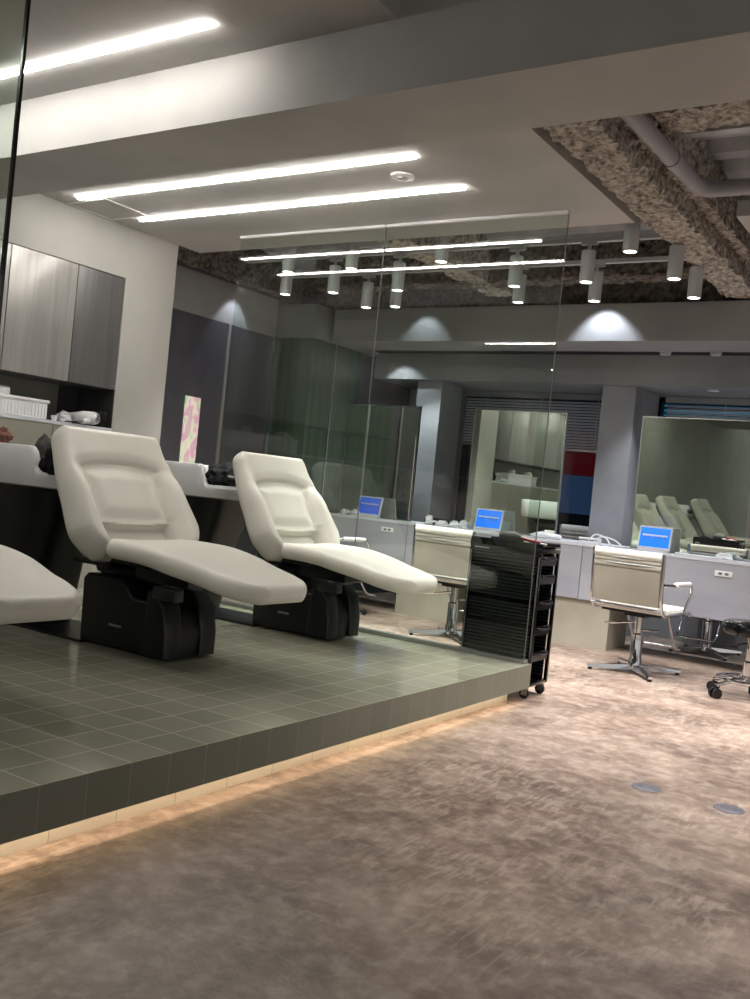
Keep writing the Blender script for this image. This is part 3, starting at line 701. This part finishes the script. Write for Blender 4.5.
# tablets
def text_mesh(s, size, m, parent, loc, rot):
    cu = bpy.data.curves.new('lettering', 'FONT'); cu.body = s; cu.size = size; cu.extrude = .0003; cu.align_x = 'CENTER'; cu.align_y = 'CENTER'; cu.space_character = 1.25
    t = bpy.data.objects.new('tmp', cu); C.objects.link(t); dg = bpy.context.evaluated_depsgraph_get(); me = bpy.data.meshes.new_from_object(t.evaluated_get(dg)); bpy.data.objects.remove(t)
    me.materials.clear(); me.materials.append(M[m]); o = bpy.data.objects.new('lettering', me); C.objects.link(o); o.parent = parent; o.location = loc; o.rotation_euler = rot; return o
def tablet(x, y, label, scr='screen', w=.245, h=.175):
    r = empty('tablet', (x, y, .785)); tag(r, label, 'tablet')
    tilt = R(12); T = Matrix.Translation((0, 0, .012)) @ Matrix.Rotation(-tilt, 4, 'X')
    bx('casing', -w/2, w/2, -.006, .006, 0, h, 'whitep', r, bev=.003, mtx=T)
    bx('screen', -w/2+.012, w/2-.012, -.0075, -.0062, .018, h-.012, scr, r, mtx=T)
    bx('stand', -w/2+.01, w/2-.01, -.03, .05, 0, .010, 'whitep', r, bev=.002)
    T2 = Matrix.Translation((0, .045, .008)) @ Matrix.Rotation(R(16), 4, 'X'); bx('rear_flap', -w/2+.03, w/2-.03, -.002, .002, 0, .12, 'whitep', r, mtx=T2)
    p = T @ Vector((0, -.0082, h*.53)); text_mesh('OC·SALB', .036, 'logo', r, p, (PI/2-tilt, 0, 0))
    p = T @ Vector((.03, -.0082, h*.36)); text_mesh('· · · ·', .02, 'logo', r, p, (PI/2-tilt, 0, 0))
tablet(-4.68, 7.10, 'tablet with dim blue screen on the counter before the leftmost mirror', 'screen2')
tablet(-3.50, 7.10, 'tablet with bright blue screen just left above the black trolley')
tablet(-2.125, 7.10, 'tablet with bright blue screen before the right-hand mirror')

# clutter on the counter
def cable(pts, label, m='whitep', rad=.006, name='cable'):
    bm = bmesh.new(); P = [Vector(p) for p in pts]; out = []
    for i in range(len(P)-1):
        p0, p1, p2, p3 = P[max(0, i-1)], P[i], P[i+1], P[min(len(P)-1, i+2)]
        for k in range(6):
            t = k/6; out.append(.5*((2*p1)+(-p0+p2)*t+(2*p0-5*p1+4*p2-p3)*t*t+(-p0+3*p1-3*p2+p3)*t**3))
    out.append(P[-1]); tube(bm, out, rad, 8); o = obj(name, bm, m, None, True); tag(o, label, 'cable'); return o
z = .793
cable([(-2.62, 7.06, z), (-2.58, 7.1, .86), (-2.5, 7.12, .84), (-2.44, 7.08, z), (-2.36, 7.06, z), (-2.3, 7.03, z)], 'white cable looping over the counter in front of the column')
cable([(-2.6, 7.12, z), (-2.55, 7.16, .845), (-2.46, 7.2, .83), (-2.38, 7.15, z), (-2.33, 7.1, z)], 'second white cable loop nearer the mirror before the column')
r = empty('hair_iron', (-2.60, 7.07, .785), R(25)); tag(r, 'white hair iron on the counter left of the right-hand chair', 'hair iron')
bx('plate', -.09, .06, -.018, .018, 0, .022, 'whitep', r, bev=.006); bx('clamp', -.09, .05, -.016, .016, .03, .048, 'whitep', r, bev=.006); bx('hinge', .05, .08, -.014, .014, 0, .046, 'whitep', r, bev=.005)
cable([(-1.95, 7.06, z), (-1.85, 7.04, z), (-1.7, 7.05, z), (-1.62, 7.1, z), (-1.55, 7.08, z)], 'thin white cable on the counter right of the tablet', rad=.008)
crumple('crumpled_tissue', 'whitep', (-1.62, 7.12, .785), (.06, .04, .03), 6, 'crumpled white tissue on the counter before the right-hand mirror', 'tissue')
crumple('crumpled_tissue', 'whitep', (-4.92, 7.09, .785), (.045, .04, .03), 11, 'crumpled white tissue on the counter at the green panel', 'tissue')
crumple('crumpled_tissue', 'whitep', (-4.81, 7.08, .785), (.04, .03, .035), 12, 'small white crumpled tissue just left of the dim tablet', 'tissue')
for k, (x, y, sx, sy, sz, rz, nm, lab) in enumerate([(-4.03, 7.06, .03, .02, .07, 20, 'accessory_box', 'white accessory box upright at the left of the counter clutter'), (-3.90, 7.05, .05, .03, .035, -15, 'hair_clip_box', 'low white clip box in the counter clutter behind the left styling chair'),
        (-3.80, 7.08, .035, .025, .045, 30, 'hair_clip_box', 'small white clip box standing by the middle mirror'), (-3.70, 7.05, .03, .02, .06, -35, 'charger', 'white charger at the right of the counter clutter'), (-3.98, 7.11, .11, .03, .05, 3, 'black_pouch', 'black pouch lying behind the white clutter')]):
    bm = bmesh.new(); box(bm, -sx, sx, -sy, sy, 0, sz, .006); box(bm, -sx*.5, sx*.9, -sy*.6, sy*.6, sz, sz+.012, .004); o = obj(nm, bm, 'blacksoft' if 'black' in nm else 'whitep', None, True); o.location = (x, y, .785); o.rotation_euler = (0, 0, R(rz)); tag(o, lab, nm.split('_')[-1])
cable([(-4.06, 7.03, z), (-3.95, 7.02, .82), (-3.85, 7.03, z), (-3.75, 7.02, .82), (-3.66, 7.04, z)], 'white cable over the clutter behind the left styling chair', rad=.007)
# white papers & red comb on counter just beyond trolley
crumple('folded_cloth', 'whitep', (-2.98, 7.1, .785), (.12, .06, .03), 8, 'white folded cloth on the counter right of the brush', 'cloth', .2)

# ------------------------------------------------------------ TROLLEY
def trolley():
    r = empty('tool_trolley', (-2.235, 4.91, 0)); tag(r, 'tall black ribbed tool trolley on casters beside the platform corner', 'trolley')
    w, d = .205, .12
    # broad sides, each made of slatted sections
    for s in (-1, 1):
        bm = bmesh.new(); zs = [(.10, .235), (.255, .38), (.40, .51), (.53, .65), (.67, .775)]
        for a_, b_ in zs:
            z_ = a_
            while z_ < b_-.001:
                box(bm, -w+.015, w-.02, s*d-.006, s*d+.006, z_, z_+.011); z_ += .0185
            box(bm, -w+.015, w-.02, s*d-.003, s*d+.003, a_, b_)
        obj('ribbed_side', bm, 'ribs', r)
        bm = bmesh.new(); box(bm, -w+.012, w-.018, s*d-.004-.001*s, s*d+.001*s, .07, .78); obj('side_panel', bm, 'blackgloss', r)
    for sx in (-1, 1):
        for sy in (-1, 1):
            bm = bmesh.new(); box(bm, sx*w-.009, sx*w+.009, sy*d-.008, sy*d+.008, .07, .80); obj('corner_post', bm, 'blackgloss', r)
            if sy > 0: continue
            bm = bmesh.new(); box(bm, sx*w-.004, sx*w+.004, sy*(d+.009)-.0025, sy*(d+.009)+.0025, .075, .765); obj('post_trim', bm, 'alu', r)
    bx('base_tray', -w-.008, w+.008, -d-.008, d+.008, .065, .085, 'blackgloss', r, bev=.004)
    bx('top_tray', -w-.012, w+.012, -d-.012, d+.012, .785, .825, 'blackgloss', r, bev=.006)
    bm = bmesh.new()
    box(bm, -w-.008, w+.008, -d-.010, -d+.006, .825, .838, .002); box(bm, -w-.008, w+.008, d-.006, d+.010, .825, .838, .002); obj('top_rim', bm, 'blackgloss', r)
    for z_ in (.20, .34, .48, .62, .72):
        bm = bmesh.new(); box(bm, -w+.01, w, -d+.012, d-.012, z_, z_+.006); box(bm, w-.006, w+.004, -d+.012, d-.012, z_, z_+.05); box(bm, -w+.01, w, -d+.012, -d+.018, z_, z_+.05); box(bm, -w+.01, w, d-.018, d-.012, z_, z_+.05)
        dr = obj('drawer', bm, 'blackgloss', r)
        bm = bmesh.new(); tube(bm, rnd([(w+.004, -.07, z_+.04), (w+.024, -.06, z_+.036), (w+.024, .06, z_+.036), (w+.004, .07, z_+.04)], .015), .005, 8); obj('drawer_handle', bm, 'black', dr, True)
    for sx in (-1, 1):
        for sy in (-1, 1):
            bm = bmesh.new(); x, y = sx*(w-.015), sy*(d-.015)
            tube(bm, [(x, y, .066), (x, y, .05)], .010, 10); box(bm, x-.02, x+.012, y-.013, y-.010, .02, .055); box(bm, x-.02, x+.012, y+.010, y+.013, .02, .055); cs = obj('caster_fork', bm, 'alu', r)
            bm = bmesh.new(); tube(bm, [(x-.006, y-.009, .026), (x-.006, y+.009, .026)], .026, 20); obj('wheel', bm, 'black', cs, True)
trolley()
# brush & comb on trolley top
r = empty('hair_brush', (-2.22, 4.86, .826), R(15)); r.scale = (1.1, 1.1, 1.15); tag(r, 'dark round hair brush lying on the black trolley', 'brush')
bm = bmesh.new(); tube(bm, [(-.08, 0, .026), (-.06, 0, .026), (.0, 0, .026), (.03, 0, .026)], [.014, .026, .026, .014], 14); obj('bristles', bm, 'greyfab', r, True)
bm = bmesh.new(); tube(bm, [(.03, 0, .024), (.08, 0, .016), (.13, 0, .012)], [.008, .009, .006], 10); obj('handle', bm, 'red', r, True)
r = empty('comb', (-2.12, 4.88, .826), R(-12)); tag(r, 'dark red comb on the right end of the black trolley', 'comb')
bx('spine', -.07, .07, -.004, .004, 0, .008, 'red', r, bev=.002); bm = bmesh.new()
for k in range(22): box(bm, -.066+k*.006, -.063+k*.006, .004, .026, .001, .005)
obj('teeth', bm, 'red', r)
for k, (x, y, rz) in enumerate([(-2.30, 4.94, 40), (-2.17, 4.93, -25), (-2.10, 4.94, 8)]):
    bm = bmesh.new(); box(bm, -.035, .035, -.006, .006, 0, .010, .003); box(bm, -.035, -.005, -.004, .004, .012, .019, .002); o = obj('hair_clip', bm, 'whitep' if k else 'alu', None, True); o.location = (x, y, .826); o.rotation_euler = (0, 0, R(rz))
    tag(o, ['silver hair clip left of the brush on the trolley', 'white hair clip between brush and comb on the trolley', 'white hair clip behind the red comb on the trolley'][k], 'hair clip')

# ------------------------------------------------------------ CEILING LIGHTS
def strip(x0, x1, y, z, label):
    r = empty('linear_ceiling_light', ((x0+x1)/2, y, z)); ox = r.location.x
    bx('housing', x0-ox, x1-ox, -.008, .008, -.004, 0, 'whitep', r)
    bx('diffuser', x0-ox, x1-ox, -.010, .010, -.012, -.004, 'strip', r); tag(r, label, 'ceiling light', 'linear LED ceiling lights')
strip(-4.78, -2.42, 3.77, 2.61, 'linear LED light nearest the beam on the lower ceiling, left one of the pair')
strip(-4.745, -2.405, 4.235, 2.61, 'linear LED light farther from the beam, beside the smoke detector')
strip(-4.75, -2.6, 2.575, 2.71, 'linear LED light in the top left corner on the higher ceiling')
strip(-4.75, -2.6, .3, 2.71, 'added linear LED fill light out of frame on the higher ceiling, second from the beam')  # added unseen strip, fill for the platform side
strip(-4.75, -2.6, -1.5, 2.71, 'added linear LED fill light out of frame on the higher ceiling, farthest from the beam')  # second added strip, also unseen and only for fill
r = empty('smoke_detector', (-2.63, 4.0, 2.61)); tag(r, 'small round white ceiling sensor between the two light strips', 'sensor')
bm = bmesh.new(); lathe(bm, [(0, 0), (.06, 0), (.06, -.008), (.045, -.012), (0, -.012)], seg=28); obj('body', bm, 'whitep', r, True)
bm = bmesh.new(); lathe(bm, [(.028, -.012), (.028, -.018), (.02, -.02), (0, -.02)], seg=20); obj('lens', bm, 'alu', r, True)
r = empty('access_hatch', (-4.79, 4.01, 2.61)); tag(r, 'square ceiling access hatch with white frame by the wall', 'hatch')
bm = bmesh.new()
for a_ in ((-.175, .175, -.18, -.165), (-.175, .175, .165, .18), (-.175, -.16, -.165, .165), (.16, .175, -.165, .165)): box(bm, a_[0], a_[1], a_[2], a_[3], -.004, 0)
obj('frame', bm, 'whitep', r); bx('panel', -.16, .16, -.165, .165, -.002, 0, 'ceil', r)

# spots on tracks
spots = []
def make_spot(label):
    r = empty('spotlight', (0, 0, 0)); tag(r, label, 'spotlight', 'white cylinder spotlights under the open ceiling')
    bm = bmesh.new(); lathe(bm, [(0, .19), (.038, .19), (.042, .185), (.042, .004), (.038, 0), (.034, 0), (.034, .006), (0, .006)], seg=24); obj('cylinder', bm, 'spotw', r, True)
    bm = bmesh.new(); lathe(bm, [(0, .0035), (.034, .0035), (.034, .005), (0, .005)], seg=20); obj('lens', bm, 'lens', r)
    bm = bmesh.new(); tube(bm, [(0, 0, .19), (0, 0, .225)], .012, 10); box(bm, -.05, .05, -.014, .014, .225, .245); obj('mount', bm, 'spotw', r)
    return r
sp_list = [(-1.834, 5.14, 2.486, 'by the corner of the ceiling board, right of the glass'), (-3.033, 5.14, 2.486, 'behind the right glass pane in the row nearest the ceiling board'), (-3.712, 5.14, 2.47, 'behind the left glass pane, second in the nearest row'), (-4.244, 5.14, 2.47, 'leftmost in the row nearest the ceiling board'),
    (-2.193, 5.44, 2.40, 'just right of the glass edge on the middle track'), (-1.667, 5.44, 2.40, 'on the middle track in front of the rough beam'), (-2.664, 5.44, 2.39, 'on the middle track behind the right glass pane'), (-3.53, 5.44, 2.39, 'on the middle track near the glass joint'), (-4.066, 5.44, 2.39, 'on the middle track behind the left glass pane'), (-4.497, 5.44, 2.39, 'leftmost on the middle track'),
    (-2.322, 5.93, 2.395, 'on the rear track, low against the grey soffit right of the glass'), (-1.684, 5.93, 2.40, 'rightmost in view, on the rear track below the rough beam'), (-2.863, 5.93, 2.40, 'on the rear track behind the right glass pane'), (-4.11, 5.93, 2.39, 'leftmost on the rear track'), (-3.852, 5.93, 2.39, 'second from the left on the rear track')]
proto = None
for k, (x, y, z_, lab) in enumerate(sp_list):
    lab = 'white cylinder spotlight ' + lab
    if proto is None: proto = make_spot(lab); proto.location = (x, y, z_)
    else: dup(proto, (x, y, z_), label=lab)
    s = bpy.data.lights.new('spot', 'SPOT'); s.energy = SPOT_E; s.spot_size = R(95); s.spot_blend = .8; s.shadow_soft_size = .035; s.color = (1, .975, .96)
    lo = bpy.data.objects.new('spot_lamp', s); C.objects.link(lo); lo.location = (x, y, z_-.012)
for y, x0, x1, z_ in ((5.14, -4.6, -1.73, 2.725), (5.44, -4.9, -1.62, 2.64), (5.93, -4.9, -1.62, 2.64)):
    o = bx('light_track', x0, x1, y-.018, y+.018, z_+.0, z_+.025, 'spotw'); tag(o, {5.14: 'white light track nearest the ceiling board', 5.44: 'white light track in the middle of the open ceiling', 5.93: 'white light track nearest the rear soffit'}[y], 'track')
# added fill spotlights, unseen, brightening the open floor
k = 0
for x in (-.8, .6, 2.2):
    for y in (3.9, 5.4):
        z_ = 2.44
        dup(proto, (x, y, z_), label='added white cylinder fill spotlight out of frame over the open floor, position %s' % ['middle left', 'far left', 'middle centre', 'far centre', 'middle right', 'far right'][k]); k += 1
        s = bpy.data.lights.new('spot', 'SPOT'); s.energy = FILL_SPOT_E; s.spot_size = R(110); s.spot_blend = .9; s.shadow_soft_size = .05; s.color = (1, .95, .93)
        lo = bpy.data.objects.new('spot_lamp', s); C.objects.link(lo); lo.location = (x, y, z_-.012)
# wall washers grazing the soffits (the bright scallops)
def wash(x, y, z_, tx, ty, tz, e, col=(.80, .88, 1), size=60, rad=.02):
    s = bpy.data.lights.new('spot', 'SPOT'); s.energy = e; s.spot_size = R(size); s.spot_blend = .5; s.shadow_soft_size = rad; s.color = col
    lo = bpy.data.objects.new('wall_washer', s); C.objects.link(lo); lo.location = (x, y, z_); d = Vector((tx-x, ty-y, tz-z_)); lo.rotation_euler = d.to_track_quat('-Z', 'Y').to_euler()
wash(-2.56, 6.62, 2.60, -2.56, 6.82, 2.2, 12, size=88)
wash(-4.10, 6.62, 2.60, -4.10, 6.82, 2.2, 4, size=80)
wash(-5.38, 6.06, 2.60, -5.56, 6.06, 2.2, 4.5, size=78)
wash(-4.8, 7.35, 2.28, -4.7, 7.75, 1.6, 6, size=90, col=(.85, .9, 1))
# downlights in the rear bulkhead
for x, lab in ((-2.0, 'left'), (-1.55, 'right')):
    r = empty('downlight', (x, 7.95 if lab == 'right' else 7.85, 2.09)); tag(r, 'small round downlight in the bulkhead over the right mirror, %s one' % lab, 'downlight')
    bm = bmesh.new(); lathe(bm, [(0, 0), (.045, 0), (.045, -.004), (.035, -.006), (0, -.005)], seg=24); obj('trim_ring', bm, 'whitep', r, True)
for x in (-2.28, -1.9, -1.2):
    r = empty('slot_lamp', (x, 7.42, 2.33)); tag(r, {-2.28: 'small lamp peeking from the black slot left of centre', -1.9: 'small lamp in the black slot above the column', -1.2: 'small lamp in the black slot toward the right edge'}[x], 'lamp')
    bm = bmesh.new(); lathe(bm, [(0, -.03), (.04, -.03), (.045, 0), (0, 0)], seg=20); obj('body', bm, 'spotw', r, True)

for x in (-4.45, -3.5, -2.28, -1.9, -1.2, -.4):
    s = bpy.data.lights.new('spot', 'SPOT'); s.energy = 34; s.spot_size = R(86); s.spot_blend = .6; s.shadow_soft_size = .04; s.color = (.84, .9, 1)
    lo = bpy.data.objects.new('slot_lamp_light', s); C.objects.link(lo); lo.location = (x, 7.40, 2.24)
# rough fireproofed beam
def rough(name, x0, x1, y0, y1, z0, z1, label, m='spray', amp=.020, step=.022):
    bm = bmesh.new(); nx = max(2, int((x1-x0)/step)); ny = int((y1-y0)/step); nz = max(2, int((z1-z0)/step)); cache = {}
    def V(i, j, k):
        if (i, j, k) not in cache:
            p = Vector((x0+(x1-x0)*i/nx, y0+(y1-y0)*j/ny, z0+(z1-z0)*k/nz)); n = Vector((random.uniform(-1, 1), random.uniform(-1, 1), random.uniform(-1, 1)))*amp*.5+noise.noise_vector(p*9)*amp*.8
            cache[i, j, k] = bm.verts.new(p+n)
        return cache[i, j, k]
    for j in range(ny):
        for i in range(nx):
            bm.faces.new((V(i, j, 0), V(i+1, j, 0), V(i+1, j+1, 0), V(i, j+1, 0))); bm.faces.new((V(i, j, nz), V(i+1, j, nz), V(i+1, j+1, nz), V(i, j+1, nz)))
        for k in range(nz):
            for i in (0, nx): bm.faces.new((V(i, j, k), V(i, j+1, k), V(i, j+1, k+1), V(i, j, k+1)))
    for j in (0, ny):
        for i in range(nx):
            for k in range(nz): bm.faces.new((V(i, j, k), V(i+1, j, k), V(i+1, j, k+1), V(i, j, k+1)))
    o = obj(name, bm, m, None, False); o['kind'] = 'structure'; o['label'] = label; return o
rough('trim_6', -1.715, -1.50, 3.3, 6.84, 2.60, 2.72, 'lower flange of the steel beam under rough sprayed fireproofing')
rough('trim_7', -1.67, -1.43, 3.3, 6.84, 2.72, 2.97, 'upper part of the beam under rough sprayed fireproofing')
rough('trim_8', -1.42, 3.0, 4.05, 4.30, 2.78, 2.97, 'rough sprayed cross beam at the right edge')
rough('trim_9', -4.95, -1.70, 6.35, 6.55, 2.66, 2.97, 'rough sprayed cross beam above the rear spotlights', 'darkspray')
rough('trim_10', -3.55, -3.33, 5.0, 6.84, 2.66, 2.97, 'second rough sprayed beam behind the glass')
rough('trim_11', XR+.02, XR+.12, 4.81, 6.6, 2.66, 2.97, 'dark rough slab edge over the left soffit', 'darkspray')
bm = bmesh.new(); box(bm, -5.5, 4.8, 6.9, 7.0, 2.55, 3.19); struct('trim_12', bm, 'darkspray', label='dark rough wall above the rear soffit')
# furring rails of the open ceiling
for k, y in enumerate((3.55, 3.85, 4.55, 5.28, 5.7, 6.15)):
    bm = bmesh.new(); x0 = -1.45 if y < 5 else -5.4; x1_ = 3.0 if y < 5 else -1.68
    box(bm, x0, x1_, y-.03, y+.03, 2.86, 2.865); box(bm, x0, x1_, y-.03, y-.027, 2.865, 2.90); box(bm, x0, x1_, y+.027, y+.03, 2.865, 2.90)
    o = obj('ceiling_rail', bm, 'galv'); tag(o, 'galvanised ceiling rail of the open ceiling, %s from the plastered beam' % ['nearest', 'second', 'third', 'fourth', 'fifth', 'farthest'][k], 'rail')
bm = bmesh.new(); P_ = rnd([(-1.44, 3.35, 2.70), (-1.40, 4.86, 2.70), (3.0, 5.0, 2.70)], .09, 8); tube(bm, P_, .038, 18)
o = obj('ceiling_pipe', bm, 'pipe', None, True); tag(o, 'grey lagged pipe bending to the right under the open ceiling', 'pipe')
bm = bmesh.new(); tube(bm, [(-1.412, 4.38, 2.70), (-1.409, 4.47, 2.70)], .042, 18); obj('pipe_collar', bm, 'pipe', o, True)
bm = bmesh.new(); tube(bm, [(-1.33, 3.9, 2.96), (-1.33, 3.9, 2.86)], .02, 8); tube(bm, [(-1.29, 3.9, 2.96), (-1.29, 3.9, 2.86)], .02, 8); o = obj('ceiling_hanger', bm, 'galv', None, True); tag(o, 'small galvanised hanger bracket beside the pipe', 'bracket')

# floor covers
for x, lab in ((-1.045, 'left of the two'), (-.736, 'right of the two')):
    r = empty('floor_outlet', (x, 3.718, 0)); tag(r, 'round steel floor socket cover in the concrete, %s' % lab, 'floor socket')
    bm = bmesh.new(); lathe(bm, [(0, .004), (.05, .004), (.055, .002), (.056, 0), (0, 0)], seg=32); obj('cover', bm, 'cover', r, True)
    for s in (-1, 1):
        bm = bmesh.new(); lathe(bm, [(.010, .004), (.010, .005), (0, .005)], s*.024, 0, 12); obj('screw_cap', bm, 'cabdark', r)

# ------------------------------------------------------------ WORLD / CAMERA
w = bpy.data.worlds.new('World'); bpy.context.scene.world = w; w.use_nodes = True
w.node_tree.nodes['Background'].inputs[0].default_value = (1, .985, .955, 1); w.node_tree.nodes['Background'].inputs[1].default_value = WORLD_FILL  # pale background added as fill, entering by the open near and right sides
cam = bpy.data.cameras.new('Camera'); co = bpy.data.objects.new('Camera', cam); C.objects.link(co)
yaw, pitch, roll, F = .57705, -.0121275, .09889, 957.36
f = Vector((-math.sin(yaw)*math.cos(pitch), math.cos(yaw)*math.cos(pitch), math.sin(pitch)))
r_ = f.cross(Vector((0, 0, 1))).normalized(); u_ = r_.cross(f)
r2 = r_*math.cos(roll)+u_*math.sin(roll); u2 = -r_*math.sin(roll)+u_*math.cos(roll)
m = Matrix((r2, u2, -f)).transposed().to_4x4(); m.translation = (0, 0, 1.05); co.matrix_world = m
cam.sensor_fit = 'HORIZONTAL'; cam.sensor_width = 36; cam.lens = F/750*36; cam.clip_start = .05
S = bpy.context.scene; S.camera = co
vs = S.view_settings; S.display_settings.display_device = 'sRGB'; vs.view_transform = 'Standard'; vs.look = 'None'; vs.gamma = 1; vs.exposure = EXPO
